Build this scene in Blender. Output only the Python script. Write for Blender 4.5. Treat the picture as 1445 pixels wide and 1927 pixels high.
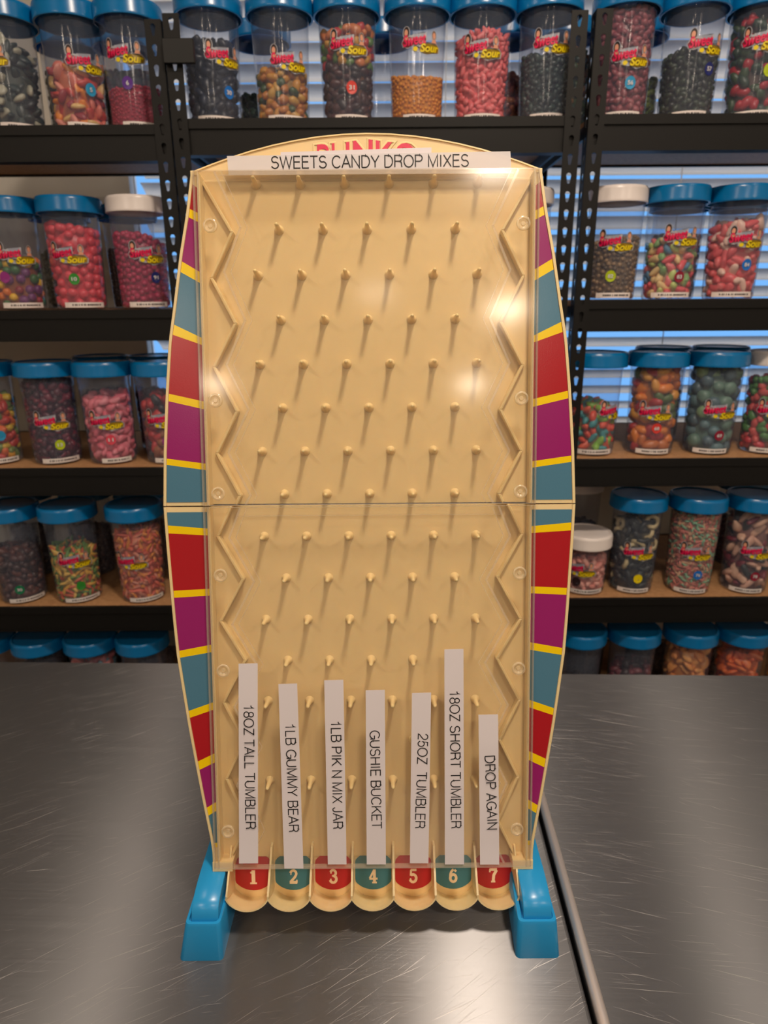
import bpy, bmesh, math, random
import numpy as np
from mathutils import Matrix, Vector
random.seed(4); RNG = np.random.default_rng(7)
for _o in list(bpy.data.objects): bpy.data.objects.remove(_o)
SC = bpy.context.scene
C = SC.collection
PI = math.pi

# ------------------------------------------------------------------ camera
FPX, PITCH, ROLL, CAMZ = 1260.0, math.radians(17.7), 0.0075, 1.478
cam = bpy.data.cameras.new('camera'); cam_ob = bpy.data.objects.new('camera', cam); C.objects.link(cam_ob)
cam.sensor_fit = 'HORIZONTAL'; cam.sensor_width = 36.0; cam.lens = 36.0 * FPX / 1445.0
cam.clip_start = 0.02; cam.clip_end = 60
fw = Vector((0, math.cos(PITCH), -math.sin(PITCH))); u0 = Vector((0, math.sin(PITCH), math.cos(PITCH))); r0 = Vector((1, 0, 0))
rr = r0 * math.cos(ROLL) - u0 * math.sin(ROLL); uu = u0 * math.cos(ROLL) + r0 * math.sin(ROLL)
cam_ob.matrix_world = Matrix(((rr.x, uu.x, -fw.x, 0), (rr.y, uu.y, -fw.y, 0), (rr.z, uu.z, -fw.z, CAMZ), (0, 0, 0, 1)))
cam.dof.use_dof = True; cam.dof.focus_distance = 0.60; cam.dof.aperture_fstop = 10.0; cam.dof.aperture_blades = 0
SC.camera = cam_ob

# ------------------------------------------------------------------ world, lamps, exposure
W = bpy.data.worlds.new('sky'); SC.world = W; W.use_nodes = True
_nt = W.node_tree; _bg = _nt.nodes['Background']
_tc = _nt.nodes.new('ShaderNodeTexCoord'); _sx = _nt.nodes.new('ShaderNodeSeparateXYZ'); _cr = _nt.nodes.new('ShaderNodeValToRGB')
_nt.links.new(_tc.outputs['Generated'], _sx.inputs[0]); _nt.links.new(_sx.outputs['Z'], _cr.inputs[0]); _nt.links.new(_cr.outputs[0], _bg.inputs[0])
_e = _cr.color_ramp.elements; _e[0].position = .36; _e[0].color = (0.20, 0.50, 1.0, 1); _e[1].position = .62; _e[1].color = (2.5, 2.55, 2.65, 1)
_bg.inputs[1].default_value = 1.0
WARM = (1.0, 0.83, 0.66)
LAMPS = [  # x, y, watts : recessed ceiling downlights, some added to light jars and racks
    (0.23, 0.28, 20), (0.66, -2.2, 5.5), (0.63, -3.45, 6), (-1.19, -3.4, 6), (-1.19, -2.2, 7), (-0.03, -2.0, 0.8),
    (-1.25, -0.85, 11), (0.40, -0.95, 8), (1.55, -0.95, 11), (-0.92, 0.74, 2.5), (1.10, 0.74, 3)]  # centre lamp added to light the jars, last pair to lift racks and slats
for lx, ly, lw in LAMPS:
    ld = bpy.data.lights.new('downlight_or_fill', 'AREA'); ld.shape = 'DISK'; ld.size = 0.19; ld.energy = lw; ld.color = WARM
    lo = bpy.data.objects.new('downlight_or_fill', ld); lo.location = (lx, ly, 2.738); C.objects.link(lo)
vs = SC.view_settings; vs.view_transform = 'Standard'; vs.look = 'None'; vs.gamma = 1.0; vs.use_curve_mapping = False; vs.exposure = 0.0
SC.cycles.transparent_max_bounces = 32; SC.cycles.max_bounces = 9; SC.cycles.diffuse_bounces = 4; SC.cycles.glossy_bounces = 4
SC.cycles.transmission_bounces = 6; SC.cycles.caustics_reflective = False; SC.cycles.caustics_refractive = False
SC.cycles.use_denoising = True; SC.cycles.sample_clamp_indirect = 3.0

# ------------------------------------------------------------------ materials
def lin(c):
    return tuple(((v / 255) / 12.92 if v / 255 <= .04045 else ((v / 255 + .055) / 1.055) ** 2.4) for v in c) + (1.0,)
MATS = {}
def mat(name, rgb, rough=.5, metal=0.0, spec=.5, coat=0.0, trans=0.0, sss=0.0):
    if name in MATS: return MATS[name]
    m = bpy.data.materials.new(name); m.use_nodes = True
    b = m.node_tree.nodes['Principled BSDF']
    b.inputs['Base Color'].default_value = lin(rgb); b.inputs['Roughness'].default_value = rough
    b.inputs['Metallic'].default_value = metal; b.inputs['Specular IOR Level'].default_value = spec
    b.inputs['Coat Weight'].default_value = coat
    if sss:
        b.inputs['Subsurface Weight'].default_value = sss; b.inputs['Subsurface Radius'].default_value = (1, .75, .45); b.inputs['Subsurface Scale'].default_value = .006
    MATS[name] = m
    return m
def clear(name, rgb=(255, 255, 255), haze=.05, hazergb=(215, 225, 235), rough=.08, refl=.9):
    """thin clear plastic: see-through, a little milky, with a Fresnel gloss"""
    m = bpy.data.materials.new(name); m.use_nodes = True
    nt = m.node_tree; N = nt.nodes; L = nt.links
    N.remove(N['Principled BSDF'])
    tr = N.new('ShaderNodeBsdfTransparent'); tr.inputs[0].default_value = lin(rgb)
    df = N.new('ShaderNodeBsdfDiffuse'); df.inputs[0].default_value = lin(hazergb)
    mx = N.new('ShaderNodeMixShader'); mx.inputs[0].default_value = haze
    L.new(tr.outputs[0], mx.inputs[1]); L.new(df.outputs[0], mx.inputs[2])
    gl = N.new('ShaderNodeBsdfGlossy'); gl.inputs['Roughness'].default_value = rough
    lw = N.new('ShaderNodeLayerWeight'); lw.inputs[0].default_value = .5
    pw = N.new('ShaderNodeMath'); pw.operation = 'POWER'; pw.inputs[1].default_value = 5.0; L.new(lw.outputs['Facing'], pw.inputs[0])
    ml = N.new('ShaderNodeMath'); ml.operation = 'MULTIPLY_ADD'; ml.inputs[1].default_value = .9 * refl; ml.inputs[2].default_value = .04 * refl
    L.new(pw.outputs[0], ml.inputs[0])
    m2 = N.new('ShaderNodeMixShader'); L.new(ml.outputs[0], m2.inputs[0]); L.new(mx.outputs[0], m2.inputs[1]); L.new(gl.outputs[0], m2.inputs[2])
    L.new(m2.outputs[0], N['Material Output'].inputs[0])
    MATS[name] = m
    return m
def noise_bump(m, scale, strength, dist=.001):
    nt = m.node_tree; N = nt.nodes; L = nt.links
    tc = N.new('ShaderNodeTexCoord'); nz = N.new('ShaderNodeTexNoise'); nz.inputs['Scale'].default_value = scale
    bp = N.new('ShaderNodeBump'); bp.inputs['Strength'].default_value = strength; bp.inputs['Distance'].default_value = dist
    L.new(tc.outputs['Object'], nz.inputs['Vector']); L.new(nz.outputs['Fac'], bp.inputs['Height'])
    L.new(bp.outputs[0], N['Principled BSDF'].inputs['Normal'])
    return m

CREAM = mat('cream_plastic', (240, 212, 160), .34, sss=.35)
CREAM2 = mat('cream_raised', (240, 214, 160), .3)
RED = noise_bump(mat('red_stripe', (172, 24, 34), .22), 900, .10, .0004)
PURPLE = noise_bump(mat('purple_stripe', (150, 28, 104), .22), 900, .10, .0004)
TEAL = noise_bump(mat('teal_stripe', (76, 122, 146), .22), 900, .10, .0004)
YELLOW = noise_bump(mat('yellow_stripe', (246, 208, 0), .22), 900, .10, .0004)
DISC_RED = mat('red_print', (184, 26, 40), .35); DISC_TEAL = mat('teal_print', (58, 122, 138), .35)
NUMERAL = mat('numeral_cream', (250, 226, 190), .45)
BLUE = mat('sky_blue_plastic', (36, 146, 206), .28)
COVER = clear('clear_cover_plastic', (254, 253, 250), .03, (240, 230, 215), .11, .7)
COVER_EDGE = clear('clear_cover_edge', (252, 249, 244), .16, (245, 235, 220), .12, .9)
BOSSM = clear('clear_screw_boss', (250, 246, 240), .30, (250, 236, 205), .15, 1.2)
PAPER = mat('white_paper', (226, 218, 222), .32); INK = mat('black_ink', (10, 8, 10), .4)
PINK = mat('pink_lettering', (222, 60, 92), .4)
def thin_paper():
    m = bpy.data.materials.new('thin_white_paper'); m.use_nodes = True; nt = m.node_tree; N = nt.nodes; L = nt.links
    b = N['Principled BSDF']; b.inputs['Base Color'].default_value = lin((230, 224, 226)); b.inputs['Roughness'].default_value = .4
    b.inputs['Alpha'].default_value = .72
    return m
PAPER_THIN = thin_paper()
BLACK = mat('black_powder_coat', (12, 10, 9), .5, spec=.35)
BLACK2 = mat('black_clip_plastic', (12, 12, 12), .5)
LID_BLUE = mat('blue_lid_plastic', (0, 112, 174), .26); LID_WHITE = mat('white_lid_plastic', (236, 226, 222), .3)
JAR = clear('clear_jar_plastic', (243, 245, 249), .10, (176, 188, 216), .09, 1.0)
LABEL = mat('white_label', (232, 226, 224), .5); LABEL_INK = mat('label_ink', (70, 66, 70), .6)
LOGO_WHITE = mat('sticker_white', (214, 212, 214), .4); LOGO_RIM = mat('sticker_rim', (176, 176, 184), .4); LOGO_RED = mat('sticker_crimson', (206, 8, 66), .4); LOGO_YEL = mat('sticker_yellow', (238, 212, 8), .4)
LOGO_DARK = mat('sticker_dark', (40, 26, 26), .5); SKIN = mat('sticker_skin', (226, 160, 130), .5); HAIR2 = mat('sticker_hair', (120, 92, 72), .5)
STEEL_LEG = mat('grey_steel', (120, 118, 116), .35, 1.0)
def slat():
    m = mat('white_blind_slat', (225, 226, 228), .5); nt = m.node_tree; N = nt.nodes; L = nt.links
    tl = N.new('ShaderNodeBsdfTranslucent'); tl.inputs[0].default_value = lin((250, 240, 228)); mx = N.new('ShaderNodeMixShader'); mx.inputs[0].default_value = .55
    L.new(N['Principled BSDF'].outputs[0], mx.inputs[1]); L.new(tl.outputs[0], mx.inputs[2]); L.new(mx.outputs[0], N['Material Output'].inputs[0]); return m
BLIND = slat()
WALLM = noise_bump(mat('painted_wall', (206, 200, 190), .8), 60, .1)
CEILM = mat('ceiling_paint', (226, 222, 216), .9)
FLOORM = noise_bump(mat('grey_floor', (96, 92, 88), .6), 8, .1)
FRAMEM = mat('window_frame_white', (225, 225, 225), .5)
def wood():
    m = mat('particle_board', (176, 128, 84), .7); nt = m.node_tree; N = nt.nodes; L = nt.links
    tc = N.new('ShaderNodeTexCoord'); nz = N.new('ShaderNodeTexNoise'); nz.inputs['Scale'].default_value = 120; nz.inputs['Detail'].default_value = 4
    cr = N.new('ShaderNodeValToRGB'); cr.color_ramp.elements[0].color = lin((140, 96, 60)); cr.color_ramp.elements[1].color = lin((196, 150, 104))
    L.new(tc.outputs['Object'], nz.inputs['Vector']); L.new(nz.outputs['Fac'], cr.inputs[0]); L.new(cr.outputs[0], N['Principled BSDF'].inputs['Base Color'])
    return m
WOOD = wood()
def steel(name, rot):
    """brushed, scratched stainless steel"""
    m = bpy.data.materials.new(name); m.use_nodes = True; nt = m.node_tree; N = nt.nodes; L = nt.links
    b = N['Principled BSDF']; b.inputs['Metallic'].default_value = .84
    b.inputs['Anisotropic'].default_value = 1.0
    tg = N.new('ShaderNodeTangent'); tg.direction_type = 'UV_MAP'; tg.uv_map = 'UVMap'; L.new(tg.outputs[0], b.inputs['Tangent'])
    tc = N.new('ShaderNodeTexCoord')
    def streak(ang, sx, sy, lo, hi, warp=0.0):
        mp = N.new('ShaderNodeMapping'); mp.inputs['Rotation'].default_value = (0, 0, ang); mp.inputs['Scale'].default_value = (sx, sy, 1)
        mp.vector_type = 'TEXTURE' if False else 'POINT'
        rotm = N.new('ShaderNodeMapping'); rotm.inputs['Rotation'].default_value = (0, 0, ang)
        scl = N.new('ShaderNodeMapping'); scl.inputs['Scale'].default_value = (sx, sy, 1)
        L.new(tc.outputs['Object'], rotm.inputs[0]); L.new(rotm.outputs[0], scl.inputs[0])
        N.remove(mp)
        nz = N.new('ShaderNodeTexNoise'); nz.inputs['Scale'].default_value = 1.0; nz.inputs['Detail'].default_value = 3.0
        L.new(scl.outputs[0], nz.inputs['Vector'])
        mr = N.new('ShaderNodeMapRange'); mr.inputs['From Min'].default_value = lo; mr.inputs['From Max'].default_value = hi
        L.new(nz.outputs['Fac'], mr.inputs['Value'])
        return mr.outputs[0]
    s1 = streak(rot, 8, 900, .66, .76); s2 = streak(rot - .22, 12, 1200, .66, .77); s3 = streak(rot + .3, 24, 1000, .69, .80)
    br = streak(0, 3, 900, .3, .7)
    mx = N.new('ShaderNodeMath'); mx.operation = 'MAXIMUM'; L.new(s1, mx.inputs[0]); L.new(s2, mx.inputs[1])
    mx2 = N.new('ShaderNodeMath'); mx2.operation = 'MAXIMUM'; L.new(mx.outputs[0], mx2.inputs[0]); L.new(s3, mx2.inputs[1])
    col = N.new('ShaderNodeMix'); col.data_type = 'RGBA'; col.inputs['A'].default_value = lin((136, 136, 139)); col.inputs['B'].default_value = lin((216, 212, 210))
    L.new(mx2.outputs[0], col.inputs['Factor']); L.new(col.outputs['Result'], b.inputs['Base Color'])
    rg = N.new('ShaderNodeMapRange'); rg.inputs['To Min'].default_value = .33; rg.inputs['To Max'].default_value = .40
    L.new(br, rg.inputs['Value'])
    rs = N.new('ShaderNodeMath'); rs.operation = 'MULTIPLY_ADD'; rs.inputs[1].default_value = .25
    L.new(mx2.outputs[0], rs.inputs[0]); L.new(rg.outputs[0], rs.inputs[2]); L.new(rs.outputs[0], b.inputs['Roughness'])
    bp = N.new('ShaderNodeBump'); bp.inputs['Strength'].default_value = .12; bp.inputs['Distance'].default_value = .0004
    L.new(mx2.outputs[0], bp.inputs['Height']); L.new(bp.outputs[0], b.inputs['Normal'])
    MATS[name] = m
    return m
STEEL_A = steel('brushed_steel_work_top', -.45); STEEL_B = steel('brushed_steel_side_top', .28)
EDGE = mat('polished_steel_edge', (232, 222, 218), .40, .75)

# ------------------------------------------------------------------ mesh helpers
class MB:
    def __init__(s): s.v = []; s.f = []; s.m = []; s.mats = []
    def mi(s, m):
        if m not in s.mats: s.mats.append(m)
        return s.mats.index(m)
    def add(s, vs, fs, m):
        o = len(s.v); k = s.mi(m); s.v += [tuple(p) for p in vs]; s.f += [tuple(o + i for i in f) for f in fs]; s.m += [k] * len(fs); return s
    def box(s, x0, x1, y0, y1, z0, z1, m):
        return s.add([(x0, y0, z0), (x1, y0, z0), (x1, y1, z0), (x0, y1, z0), (x0, y0, z1), (x1, y0, z1), (x1, y1, z1), (x0, y1, z1)],
                     [(0, 3, 2, 1), (4, 5, 6, 7), (0, 1, 5, 4), (1, 2, 6, 5), (2, 3, 7, 6), (3, 0, 4, 7)], m)
    def prism(s, poly, z0, z1, m, top=None):
        n = len(poly)
        s.add([(x, y, z1) for x, y in poly], [tuple(range(n))], top or m)
        s.add([(x, y, z0) for x, y in poly], [tuple(range(n))[::-1]], m)
        return s.add([(x, y, z) for z in (z0, z1) for x, y in poly], [(i, (i + 1) % n, n + (i + 1) % n, n + i) for i in range(n)], m)
    def ribbon(s, pts, w, z0, z1, m):
        """a wall of width w that follows a polyline, mitred"""
        P = [Vector(p) for p in pts]; Lp = []; Rp = []
        for i, p in enumerate(P):
            d0 = (P[i] - P[i - 1]).normalized() if i else None; d1 = (P[i + 1] - P[i]).normalized() if i < len(P) - 1 else None
            n0 = Vector((-d0.y, d0.x)) if d0 else None; n1 = Vector((-d1.y, d1.x)) if d1 else None
            if n0 is None: n = n1
            elif n1 is None: n = n0
            else:
                n = (n0 + n1); n = n.normalized() / max(.35, n.normalized().dot(n0))
            Lp.append(p + n * w / 2); Rp.append(p - n * w / 2)
        for i in range(len(P) - 1):
            a, b, c, d = Rp[i], Rp[i + 1], Lp[i + 1], Lp[i]
            s.add([(q.x, q.y, z) for z in (z0, z1) for q in (a, b, c, d)], [(4, 5, 6, 7), (3, 2, 1, 0), (0, 1, 5, 4), (2, 3, 7, 6), (1, 2, 6, 5), (3, 0, 4, 7)], m)
        return s
    def lathe(s, prof, m, n=40, cap0=True, cap1=True, ax=None):
        vs = [(r * math.cos(2 * PI * i / n), r * math.sin(2 * PI * i / n), z) for r, z in prof for i in range(n)]
        fs = [(j * n + i, j * n + (i + 1) % n, (j + 1) * n + (i + 1) % n, (j + 1) * n + i) for j in range(len(prof) - 1) for i in range(n)]
        if cap0: fs.append(tuple(range(n))[::-1])
        if cap1: fs.append(tuple((len(prof) - 1) * n + i for i in range(n)))
        if ax: vs = [ax(v) for v in vs]
        return s.add(vs, fs, m)
    def mesh(s, name, smooth=None):
        me = bpy.data.meshes.new(name); me.from_pydata(s.v, [], s.f)
        for m in s.mats: me.materials.append(m)
        me.polygons.foreach_set('material_index', s.m)
        if smooth:
            me.polygons.foreach_set('use_smooth', [True] * len(me.polygons)); me.set_sharp_from_angle(angle=math.radians(smooth))
        me.update(); return me
    def build(s, name, parent=None, smooth=None, mw=None, loc=None):
        return link(name, s.mesh(name, smooth), parent, mw, loc)
def link(name, data, parent=None, mw=None, loc=None, rotz=None):
    o = bpy.data.objects.new(name, data); C.objects.link(o)
    if parent: o.parent = parent
    if mw is not None: o.matrix_local = mw
    if loc is not None: o.location = loc
    if rotz is not None: o.rotation_euler = (0, 0, rotz)
    return o
def tag(o, label=None, cat=None, group=None, kind=None):
    if label: o['label'] = label
    if cat: o['category'] = cat
    if group: o['group'] = group
    if kind: o['kind'] = kind
    return o
def thing(name, label, cat, loc=(0, 0, 0), rotz=0, group=None):
    o = bpy.data.objects.new(name, None); C.objects.link(o); o.location = loc; o.rotation_euler = (0, 0, rotz); o.empty_display_size = .02
    return tag(o, label, cat, group)
def bev(o, w=.001, seg=2, ang=40):
    b = o.modifiers.new('bevel', 'BEVEL'); b.width = w; b.segments = seg; b.limit_method = 'ANGLE'; b.angle_limit = math.radians(ang)
    return o

def text_arrays(body, offset=0.0, shear=0.0, extrude=0.0, outline=0.0, spacing=1.0):
    cu = bpy.data.curves.new('t', 'FONT'); cu.body = body; cu.size = 1; cu.offset = offset; cu.shear = shear; cu.extrude = extrude; cu.space_character = spacing
    cu.resolution_u = 4
    if outline:
        cu.fill_mode = 'NONE'; cu.bevel_depth = outline; cu.bevel_resolution = 1
    ob = bpy.data.objects.new('t', cu); C.objects.link(ob); dg = bpy.context.evaluated_depsgraph_get(); dg.update()
    me = bpy.data.meshes.new_from_object(ob.evaluated_get(dg))
    v = np.array([x.co[:] for x in me.vertices], dtype=float).reshape(-1, 3); f = [tuple(p.vertices) for p in me.polygons]
    bpy.data.objects.remove(ob); bpy.data.curves.remove(cu); bpy.data.meshes.remove(me)
    return v, f
def fit(v, w, h, cx=0, cy=0):
    lo = v.min(0); hi = v.max(0); q = v.copy()
    sx = w / (hi[0] - lo[0]); sy = h / (hi[1] - lo[1])
    q[:, 0] = (v[:, 0] - (lo[0] + hi[0]) / 2) * sx + cx; q[:, 1] = (v[:, 1] - (lo[1] + hi[1]) / 2) * sy + cy
    return q

def arcp(cx, cy, rx, ry, a0, a1, n=9): return [(cx + rx * math.cos(math.radians(a0 + (a1 - a0) * i / n)), cy + ry * math.sin(math.radians(a0 + (a1 - a0) * i / n))) for i in range(n + 1)]
def glyphs():
    G = {}
    G['A'] = (.86, [[(.02, 0), (.43, 1), (.84, 0)], [(.16, .34), (.70, .34)]])
    G['B'] = (.84, [[(.10, 0), (.10, 1), (.50, 1)] + arcp(.50, .765, .24, .235, 90, -90) + [(.10, .53)], [(.50, .53)] + arcp(.52, .265, .27, .265, 90, -90) + [(.10, 0)]])
    G['C'] = (.94, [arcp(.50, .5, .43, .5, 40, 320, 22)])
    G['D'] = (.92, [[(.10, 0), (.10, 1), (.42, 1)] + arcp(.42, .5, .43, .5, 90, -90, 14) + [(.10, 0)]])
    G['E'] = (.78, [[(.74, 0), (.10, 0), (.10, 1), (.72, 1)], [(.10, .53), (.68, .53)]])
    G['G'] = (1.0, [arcp(.52, .5, .45, .5, 42, 350, 24) + [(.965, .46), (.58, .46)], [(.965, .46), (.965, .02)]])
    G['H'] = (.92, [[(.10, 0), (.10, 1)], [(.82, 0), (.82, 1)], [(.10, .53), (.82, .53)]])
    G['I'] = (.34, [[(.17, 0), (.17, 1)]])
    G['J'] = (.62, [[(.50, 1), (.50, .26)] + arcp(.28, .24, .22, .24, 0, -180, 10)])
    G['K'] = (.88, [[(.10, 0), (.10, 1)], [(.80, 1), (.10, .36)], [(.36, .60), (.85, 0)]])
    G['L'] = (.72, [[(.10, 1), (.10, 0), (.68, 0)]])
    G['M'] = (1.08, [[(.10, 0), (.10, 1), (.54, .04), (.98, 1), (.98, 0)]])
    G['N'] = (.92, [[(.10, 0), (.10, 1), (.82, 0), (.82, 1)]])
    G['O'] = (1.02, [arcp(.51, .5, .46, .5, 90, 450, 30)])
    G['P'] = (.84, [[(.10, 0), (.10, 1), (.50, 1)] + arcp(.50, .74, .27, .26, 90, -90, 12) + [(.10, .48)]])
    G['R'] = (.90, [[(.10, 0), (.10, 1), (.52, 1)] + arcp(.52, .75, .27, .25, 90, -90, 12) + [(.10, .50)], [(.52, .50), (.70, .44), (.76, .30), (.77, .10), (.82, 0)]])
    G['S'] = (.84, [arcp(.42, .745, .31, .255, 25, 255, 12) + arcp(.42, .265, .34, .265, 78, -165, 14)])
    G['T'] = (.80, [[(.40, 0), (.40, 1)], [(.02, 1), (.78, 1)]])
    G['U'] = (.92, [[(.10, 1), (.10, .34)] + arcp(.46, .34, .36, .34, 180, 360, 14) + [(.82, 1)]])
    G['W'] = (1.24, [[(.03, 1), (.32, 0), (.62, .98), (.92, 0), (1.21, 1)]])
    G['X'] = (.84, [[(.04, 0), (.78, 1)], [(.06, 1), (.80, 0)]])
    G['Y'] = (.84, [[(.03, 1), (.42, .42), (.81, 1)], [(.42, .42), (.42, 0)]])
    G['Z'] = (.78, [[(.06, 1), (.72, 1), (.05, 0), (.74, 0)]])
    G['1'] = (.72, [[(.14, .74), (.30, .77), (.38, .85), (.42, 1), (.42, 0)]])
    G['2'] = (.72, [arcp(.36, .69, .29, .31, 170, -28, 12) + [(.40, .34), (.14, .16), (.06, 0), (.66, 0)]])
    G['5'] = (.72, [[(.60, 1), (.18, 1), (.11, .48)] + arcp(.35, .33, .30, .33, 140, -160, 14)])
    G['8'] = (.72, [arcp(.36, .755, .25, .245, 90, 450, 20), arcp(.36, .265, .30, .265, 90, 450, 22)])
    return G
GLY = glyphs()
def sans(body, w, h, weight=.092):
    """plain upright capitals drawn as even strokes, fitted to w x h, centred"""
    x = 0; strokes = []
    for ch in body:
        if ch == ' ': x += .40; continue
        adv, st = GLY[ch]
        for p in st: strokes.append([(a + x, b) for a, b in p])
        x += adv + .06
    x0 = min(p[0] for s in strokes for p in s); x1 = max(p[0] for s in strokes for p in s)
    k = (w - weight * h) / (x1 - x0); hy = h * (1 - weight); mb = MB()
    for i, s in enumerate(strokes):
        mb.ribbon([((a - x0) * k - w / 2 + weight * h / 2, (b - .5) * hy) for a, b in s], weight * h, 0, .00004 + (i % 3) * .00001, INK)
    return np.array(mb.v), mb.f

# ------------------------------------------------------------------ the room
def struct(name, mb, **k):
    return tag(mb.build(name, **k), kind='structure')
X0, X1, Y0, Y1, ZC = -2.4, 2.4, -4.6, 1.77, 2.75
WX0, WX1, WZ0, WZ1 = -0.605, 1.75, 1.128, 2.45
struct('floor', MB().box(X0 - .1, X1 + .1, Y0 - .1, Y1 + .12, -.1, 0, FLOORM))
struct('ceiling', MB().box(X0 - .1, X1 + .1, Y0 - .1, Y1 + .12, ZC, ZC + .1, CEILM))
struct('wall_left', MB().box(X0 - .1, X0, Y0 - .1, Y1 + .12, 0, ZC, WALLM))
struct('wall_right', MB().box(X1, X1 + .1, Y0 - .1, Y1 + .12, 0, ZC, WALLM))
struct('wall_front', MB().box(X0, X1, Y0 - .1, Y0, 0, ZC, WALLM))
wb = MB()
wb.box(X0, WX0, Y1, Y1 + .045, 0, ZC, WALLM); wb.box(WX1, X1, Y1, Y1 + .045, 0, ZC, WALLM)
wb.box(WX0, WX1, Y1, Y1 + .045, 0, WZ0, WALLM); wb.box(WX0, WX1, Y1, Y1 + .045, WZ1, ZC, WALLM)
struct('wall_back', wb)
wf_ = MB()
for a in ((WX0, WX0 + .003, WZ0, WZ1), (WX1 - .03, WX1, WZ0, WZ1), (WX0, WX1, WZ0, WZ0 + .012), (WX0, WX1, WZ1 - .03, WZ1)):
    wf_.box(a[0], a[1], Y1 + .034, Y1 + .045, a[2], a[3], FRAMEM)
struct('window_1', wf_)
bl = thing('window_blind', 'white horizontal slat blind in the window behind the shelving racks', 'blind', (0, 1.80, WZ1 - .05))
sl = MB(); z = WZ1 - .10; ti = math.radians(31); hw = .0245
while z > WZ0 + .02:
    prev = None; row = []
    for k in range(5):
        t = -1 + k / 2; yy = t * hw * math.cos(ti); zz = z - t * hw * math.sin(ti) + .003 * (1 - t * t)
        row.append((yy, zz - (WZ1 - .05)))
    n = len(row); vsl = [(x, yy, zz + dz) for dz in (0, -.0012) for x in (WX0 + .0235, WX1 - .02) for yy, zz in row]
    fsl = [(i, i + 1, n + i + 1, n + i) for i in range(n - 1)] + [(2 * n + i + 1, 2 * n + i, 3 * n + i, 3 * n + i + 1) for i in range(n - 1)]
    fsl += [(0, n, 3 * n, 2 * n), (n - 1, 2 * n - 1, 4 * n - 1, 3 * n - 1)]
    sl.add(vsl, fsl, BLIND); z -= .041
link('slat_panel', sl.mesh('slat_panel', 60), bl)
MB().box(WX0 + .016, WX1 - .016, -.022, .022, 0, .04, BLIND).build('head_rail', bl)
MB().box(WX0 + .020, WX1 - .020, -.022, .022, WZ0 + .004 - (WZ1 - .05), WZ0 + .018 - (WZ1 - .05), BLIND).build('bottom_rail', bl)
for xx in (-.42, .15, .72, 1.3):
    MB().box(xx - .0012, xx + .0012, -.027, -.025, WZ0 + .01 - (WZ1 - .05), 0, BLIND).build('ladder_cord', bl)

# ------------------------------------------------------------------ steel tables (turned a little against the camera)
TROT = -.030
def table(label, x0, x1, y0, y1, m, bead):
    t = thing('steel_work_table', label, 'table', (.185, .60, 0), TROT, 'stainless steel tables')
    top = MB(); top.box(x0, x1, y0, y1, .862, .90, m)
    o = bev(top.build('tabletop', t), .004, 3)
    uv = o.data.uv_layers.new(name='UVMap')
    for lp in o.data.loops:
        co = o.data.vertices[lp.vertex_index].co; uv.data[lp.index].uv = (co.y + co.z, co.x)
    if bead is not None:
        b = MB(); n = 16; r = .0052
        ring = [(bead + r * math.cos(2 * PI * i / n), .8985 + r * math.sin(2 * PI * i / n)) for i in range(n)]
        b.add([(x, y, z) for y in (y0 + .003, y1 - .003) for x, z in ring], [(i, (i + 1) % n, n + (i + 1) % n, n + i) for i in range(n)] + [tuple(range(n)), tuple(range(n, 2 * n))[::-1]], EDGE)
        b.build('rolled_edge', t, 60)
    for lx in (x0 + .05, x1 - .05):
        for ly in (y0 + .05, y1 - .05):
            MB().lathe([(.019, 0), (.019, .86)], STEEL_LEG, 16).build('leg', t, 40, loc=(lx, ly, 0))
    return t
table('brushed steel table under the cream peg game, left of the seam', -1.35, -.0075, -.62, .375, STEEL_A, None)
table('brushed steel table with a bright rolled edge, right of the peg game', -.004, .62, -.62, .352, STEEL_B, .0015)

# ------------------------------------------------------------------ the peg board game
TILT = math.radians(12.6)
BX, BY, TZ = -0.0132, 0.504, .90
root = thing('peg_drop_game', 'tall cream upright peg drop game with striped sides and blue feet on steel table', 'game', (BX, BY, TZ))
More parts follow.
